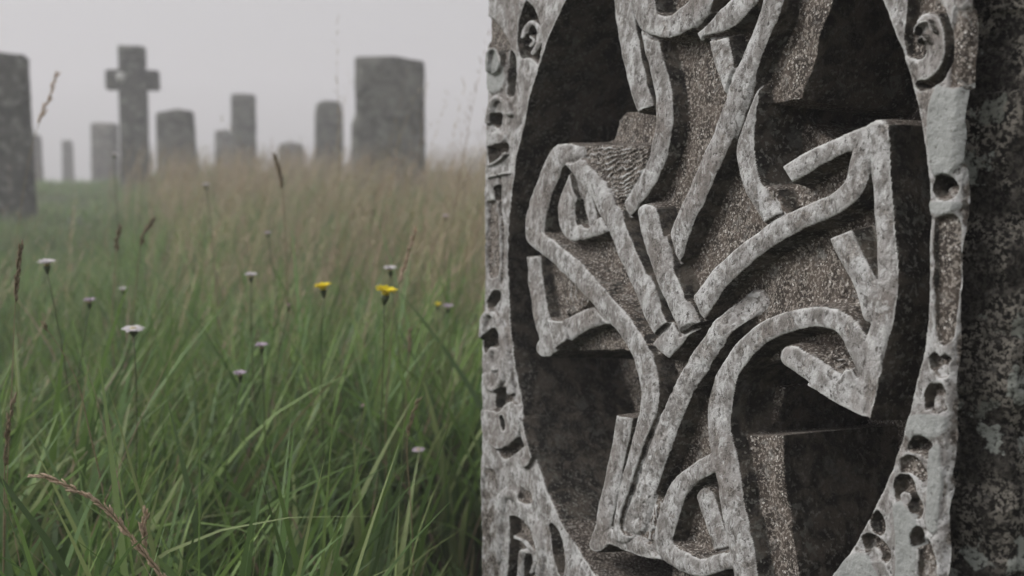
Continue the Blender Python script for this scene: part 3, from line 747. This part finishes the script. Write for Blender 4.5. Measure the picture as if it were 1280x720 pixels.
lc = MB(); q = at(154, 98, 14) - np.array(cr.location); ring_ = [(q[0] + .052 * math.cos(a) * (1 + .2 * math.sin(3 * a)), -.135, q[2] + .058 * math.sin(a) * (1 + .15 * math.cos(5 * a))) for a in np.linspace(0, 2 * math.pi, 16, endpoint=False)]
lc.poly(ring_ + [(x_, -.10, z_) for x_, y_, z_ in ring_] + [(q[0], -.142, q[2])], [(i, (i + 1) % 16, 16 + (i + 1) % 16, 16 + i) for i in range(16)] + [(32, (i + 1) % 16, i) for i in range(16)])
M_LICH = stone_far('white_lichen', (.5, .5, .48), (.62, .62, .6), .3); lc.build('lichen_patch', M_LICH, cr)
# ------------------------------------------------------------------ wild flowers
M_STEM = leafy('flower_stem', .15, (.085, .11, .045)); M_CUP = leafy('flower_cup', .15, (.065, .085, .035))
M_WHITE = leafy('white_petals', .3, (.78, .74, .76)); M_PINK = leafy('mauve_petals', .3, (.56, .47, .56)); M_YEL = leafy('yellow_petals', .3, (.95, .74, .02))
M_EYE = leafy('flower_eye', .1, (.50, .42, .22)); M_BUD = leafy('pink_bud', .2, (.46, .33, .33))
def bez(a, b, c, n=10):
    return [(1 - t) ** 2 * a + 2 * t * (1 - t) * b + t * t * c for t in np.linspace(0, 1, n)]
def flower(px, py, wpx, d, mat, kind, label, name='wildflower', tilt=0.0):
    P = at(px, py, d); rad = wpx / FPX * d / 2
    gx_ = P[0] + random.uniform(-.05, .05); gy_ = P[1] + random.uniform(-.03, .05)
    gz = float(zg(np.array([gx_]), np.array([gy_]))[0])
    root = empty(name, (gx_, gy_, gz)); tag(root, label, 'flower', 'small wildflowers scattered through the meadow grass')
    hd = P - np.array([gx_, gy_, gz])
    st = MB(); mid = hd * .55 + np.array([random.uniform(-.03, .03), 0, .02])
    cup_h = rad * (.9 if kind != 'flat' else .5)
    base = hd - np.array([0, 0, cup_h + rad * .1])
    pts = bez(np.array([0, 0, 0.]), mid, base, 12); st.tube(pts, np.linspace(.0011, .0008, 12), 6); st.build('stem', M_STEM, root)
    ax = np.array([math.sin(tilt), -.12, 1.0]); ax /= np.linalg.norm(ax); e1 = np.cross(ax, [0, 1, 0]); e1 /= np.linalg.norm(e1); e2 = np.cross(ax, e1)
    cup = MB(); cup.tube([base - ax * .001, base + ax * cup_h * .35, base + ax * cup_h * .75, base + ax * (cup_h + rad * .02)], [.0009, rad * .26, rad * .36, rad * .30], 9); cup.build('calyx', M_CUP, root)
    pt = MB(); n = {'daisy': 17, 'flat': 19, 'dandelion': 22, 'bud': 10}[kind]; c0 = base + ax * cup_h
    for layer in range(2 if kind != 'bud' else 1):
        for j in range(n):
            a = 2 * math.pi * (j + .5 * layer) / n + random.uniform(-.08, .08); dr = math.cos(a) * e1 + math.sin(a) * e2; pe = np.cross(ax, dr)
            L = rad * random.uniform(.86, 1.04) * (1 - .22 * layer) * (.55 if kind == 'bud' else 1); up = {'daisy': .42, 'flat': .12, 'dandelion': .45, 'bud': 1.3}[kind] * (1 + .6 * layer) + random.uniform(-.08, .08)
            w_ = rad * (.17 if kind != 'dandelion' else .15)
            q = []
            for t, ww in ((.12, .5), (.55, 1), (.88, .9), (1.0, .4)):
                cpt = c0 + dr * L * t + ax * L * (up * t + .15 * math.sin(t * 3))
                q += [cpt - pe * w_ * ww, cpt + pe * w_ * ww]
            pt.poly(q, [(0, 1, 3, 2), (2, 3, 5, 4), (4, 5, 7, 6)])
    pt.build('petals', mat, root)
    if kind != 'bud':
        ey = MB(); ey.tube([c0 - ax * rad * .05, c0 + ax * rad * .14, c0 + ax * rad * .24, c0 + ax * rad * .28], [rad * .3, rad * .34, rad * .2, rad * .04], 9); ey.build('flower_disc', M_EYE if mat is not M_YEL else M_YEL, root)
    return root
flower(59, 330, 24, 1.5, M_WHITE, 'daisy', 'white daisy on a tall stem, highest large bloom at far left')
flower(112, 377, 17, 1.6, M_PINK, 'daisy', 'mauve bloom right of and below the tall white daisy at left')
flower(154, 362, 12, 2.1, M_WHITE, 'daisy', 'tiny blurred white bloom above the flat cream flower')
flower(167, 411, 31, 1.35, M_WHITE, 'flat', 'widest flat cream white flower in the left of the grass')
flower(314, 345, 17, 1.7, M_WHITE, 'daisy', 'white bloom left of the yellow dandelions, above the mauve pair')
flower(327, 433, 18, 1.5, M_PINK, 'daisy', 'upper one of two mauve blooms near the middle of the grass')
flower(300, 468, 18, 1.45, M_PINK, 'daisy', 'lower one of two mauve blooms near the middle of the grass')
flower(361, 383, 12, 1.7, M_BUD, 'bud', 'closed pinkish bud below and left of the small yellow flower')
flower(488, 337, 19, 1.8, M_WHITE, 'daisy', 'white bloom just above the brightest yellow dandelion')
flower(560, 384, 15, 1.9, M_PINK, 'daisy', 'mauve bloom nearest the carved slab, beside a tiny yellow one')
flower(523, 562, 18, 1.6, M_PINK, 'flat', 'lowest mauve bloom, low in the grass near the slab')
flower(258, 232, 12, 2.6, M_WHITE, 'daisy', 'blurred white bloom just under the flat topped headstone')
flower(557, 271, 11, 2.6, M_PINK, 'daisy', 'faint pink bloom high in the brown grass near the slab')
flower(142, 193, 10, 2.8, M_WHITE, 'daisy', 'pale blurred bloom against the foot of the stone cross', tilt=.4)
flower(335, 292, 10, 2.3, M_PINK, 'daisy', 'very faint small bloom below the dark seed head in brown grass')
flower(453, 509, 11, 1.5, M_BUD, 'bud', 'lone rusty pink bud left of the lowest mauve bloom')
flower(405, 360, 24, 1.6, M_YEL, 'dandelion', 'second largest yellow flower, left of the brightest one', tilt=-.1)
flower(480, 366, 30, 1.45, M_YEL, 'dandelion', 'largest and brightest yellow dandelion in the meadow', tilt=.16)
flower(547, 381, 11, 2.0, M_YEL, 'dandelion', 'tiny yellow flower beside the mauve bloom near the slab')

# ------------------------------------------------------------------ single seed stalks
M_STRAW = leafy('straw_stem', .2, (.26, .21, .125)); M_SEED = leafy('seed_husks', .3, (.64, .49, .36)); M_SEEDD = leafy('dark_seed_husks', .25, (.30, .235, .155))
def stalk(path, d, r, head, mat, label, spread=.012, size=.006, nsp=60, d2=None, branch=None):
    """path: (px,py) from tip to foot; head: fraction of the path that carries husks"""
    k = len(path); W_ = [at(p[0], p[1], d + (0 if d2 is None else (d2 - d) * i / (k - 1))) for i, p in enumerate(path)]
    lastp = W_[-1]; gz = float(zg(np.array([lastp[0]]), np.array([lastp[1]]))[0])
    foot = np.array([lastp[0] + (W_[-1][0] - W_[-2][0]) * .3, lastp[1] + .02, gz - .01])
    if foot[2] < lastp[2]: W_.append(foot)
    root = empty('seed_stalk', tuple(foot)); tag(root, label, 'grass stalk', 'single seeding grass stalks standing out of the meadow')
    sp = [np.array(q) - foot for q in smooth_path([tuple(q) for q in W_[:k]], 8)] if k > 2 else [q - foot for q in W_[:k]]
    full = sp + ([W_[-1] - foot] if len(W_) > k else [])
    st = MB(); st.tube(full, np.linspace(r * .45, r, len(full)), 6); st.build('stem', M_STRAW, root)
    hd = MB()
    seglen = np.cumsum([0] + [np.linalg.norm(b - a) for a, b in zip(sp[:-1], sp[1:])])
    def husks(pts, cum, frac, nsp):
        for j in range(nsp):
            tt_ = frac * cum[-1] * (j + random.random()) / nsp
            i = min(int(np.searchsorted(cum, tt_, 'right')) - 1, len(pts) - 2); f = (tt_ - cum[i]) / max(cum[i + 1] - cum[i], 1e-9)
            p = pts[i] * (1 - f) + pts[i + 1] * f; t = pts[i] - pts[i + 1]; t /= np.linalg.norm(t)
            rd = np.array([random.gauss(0, 1) for _ in range(3)]); rd -= rd.dot(t) * t; rd /= np.linalg.norm(rd)
            L = size * random.uniform(.7, 1.3); s0 = p + rd * r * .5; tip = s0 + (t * .92 + rd * random.uniform(.12, .45)) * L
            hd.tube([s0, s0 * .6 + tip * .4 + rd * L * .06, s0 * .2 + tip * .8, tip], [L * .05, L * .13, L * .09, L * .012], 5, True)
    husks(sp, seglen, head, nsp)
    if branch:
        B = [at(p[0], p[1], d) - foot for p in branch]; hd.tube(B, r * .4, 5)
        husks(B, np.cumsum([0] + [np.linalg.norm(b - a) for a, b in zip(B[:-1], B[1:])]), .75, nsp // 4)
    hd.build('seed_head', mat, root)
    return root
stalk([(42, 593), (72, 601), (104, 617), (134, 637), (160, 668), (180, 692), (205, 724), (235, 775)], .95, .0007, .86, M_SEED, 'sharp russet seed head arching down across the bottom left corner', size=.0075, nsp=120, branch=[(183, 643), (179, 660), (181, 680), (187, 700)])
stalk([(26, 308), (22, 345), (18, 400), (14, 500), (8, 620), (4, 740)], 1.15, .0007, .16, M_SEEDD, 'slim upright brown seed head against the far left edge', size=.007, nsp=60)
stalk([(54, 405), (78, 440), (98, 482), (112, 540), (128, 610), (150, 730)], 1.15, .0009, .04, M_STRAW, 'bare straw coloured stem bending below the tall white daisy', nsp=8)
stalk([(343, 196), (349, 215), (353, 240), (358, 320)], 2.0, .0010, .33, M_SEEDD, 'dark seed head rising in front of the lowest hump of stone', size=.009, nsp=60)
stalk([(71, 92), (62, 120), (50, 150), (36, 200), (20, 300)], 2.3, .0008, .32, M_SEED, 'faint reddish seed head slanting against the sky beside the big left slab', size=.012, nsp=30)
stalk([(150, 285), (146, 300), (145, 315), (140, 400)], 1.9, .0010, .27, M_SEEDD, 'left one of two brown seed heads below the stone cross', size=.009, nsp=50)
stalk([(192, 274), (182, 290), (176, 306), (165, 400)], 1.9, .0010, .30, M_SEEDD, 'right one of two brown seed heads, leaning right below the cross', size=.009, nsp=50)
stalk([(518, 290), (510, 320), (500, 350), (490, 410), (482, 520)], 1.6, .0009, .3, M_SEED, 'straw seed stalk leaning right just behind the brightest dandelion', size=.008, nsp=50)
stalk([(523, 500), (512, 530), (509, 570), (514, 640), (518, 740)], 1.25, .0009, .2, M_STRAW, 'thin tan stalk beside the lowest mauve bloom near the slab', size=.007, nsp=26)
stalk([(513, 412), (512, 428), (511, 445), (506, 520)], 1.7, .0009, .3, M_SEEDD, 'short dark bud-like seed head below the tiny yellow flower', size=.008, nsp=30)
stalk([(16, 500), (10, 540), (6, 580), (4, 740)], 1.05, .0008, .35, M_SEEDD, 'dark seed head low at the extreme left edge', size=.007, nsp=50)

# ------------------------------------------------------------------ air, light, camera
hz = bpy.data.meshes.new('haze'); L = 156.0
vv_ = [(x, y, z) for z in (-1.6, 14.0) for y in (-L, L) for x in (-L, L)]
hz.from_pydata(vv_, [], [(0, 2, 3, 1), (4, 5, 7, 6), (0, 1, 5, 4), (2, 6, 7, 3), (0, 4, 6, 2), (1, 3, 7, 5)]); hz.update()
ho = link(bpy.data.objects.new('haze', hz)); tag(ho, 'pale mist over the whole meadow', 'mist', kind='stuff')
mh = bpy.data.materials.new('mist'); mh.use_nodes = True; nt = mh.node_tree; nt.nodes.remove(nt.nodes['Principled BSDF'])
pv = N(nt, 'ShaderNodeVolumePrincipled'); pv.inputs['Color'].default_value = (.95, .93, .97, 1); pv.inputs['Density'].default_value = .017; pv.inputs['Anisotropy'].default_value = 0.1
nt.links.new(pv.outputs[0], nt.nodes['Material Output'].inputs['Volume']); hz.materials.append(mh)

sd = np.array([-.80, -.02, .60]); sd /= np.linalg.norm(sd)
el = math.asin(sd[2]); azm = math.atan2(sd[0], sd[1])
w = bpy.data.worlds.new('World'); scn.world = w; w.use_nodes = True; nt = w.node_tree
bg = nt.nodes['Background']; sky = N(nt, 'ShaderNodeTexSky', sky_type='NISHITA'); sky.sun_disc = False; sky.sun_elevation = el; sky.sun_rotation = azm
sky.air_density = 1.0; sky.dust_density = 6.0; sky.ozone_density = 1.0; sky.altitude = 100
hs = N(nt, 'ShaderNodeHueSaturation'); hs.inputs['Saturation'].default_value = .10
nt.links.new(sky.outputs[0], hs.inputs['Color']); nt.links.new(hs.outputs[0], bg.inputs['Color']); bg.inputs['Strength'].default_value = .119
sl = bpy.data.lights.new('sun', 'SUN'); sl.energy = 1.35; sl.angle = R(11); sl.color = (1.0, .97, .93)
so = link(bpy.data.objects.new('sun', sl))
from mathutils import Vector
so.rotation_euler = Vector(sd).to_track_quat('Z', 'Y').to_euler()

cam = bpy.data.cameras.new('camera'); cam.lens = FPX / 1280 * 36; cam.sensor_width = 36; cam.clip_start = .02; cam.clip_end = 1000
cam.dof.use_dof = True; cam.dof.focus_distance = .89; cam.dof.aperture_fstop = 7.6
coo = link(bpy.data.objects.new('camera', cam)); coo.location = (0, 0, H); coo.rotation_euler = (math.pi / 2 - PITCH, 0, 0)
scn.camera = coo
vs_ = scn.view_settings; vs_.view_transform = 'Standard'; vs_.look = 'None'; vs_.exposure = 0.5; vs_.gamma = 1
cy = scn.cycles
cy.use_denoising = True; cy.max_bounces = 6; cy.diffuse_bounces = 3; cy.glossy_bounces = 2; cy.transmission_bounces = 2; cy.volume_bounces = 1; cy.transparent_max_bounces = 4
cy.use_adaptive_sampling = True; cy.adaptive_threshold = .02
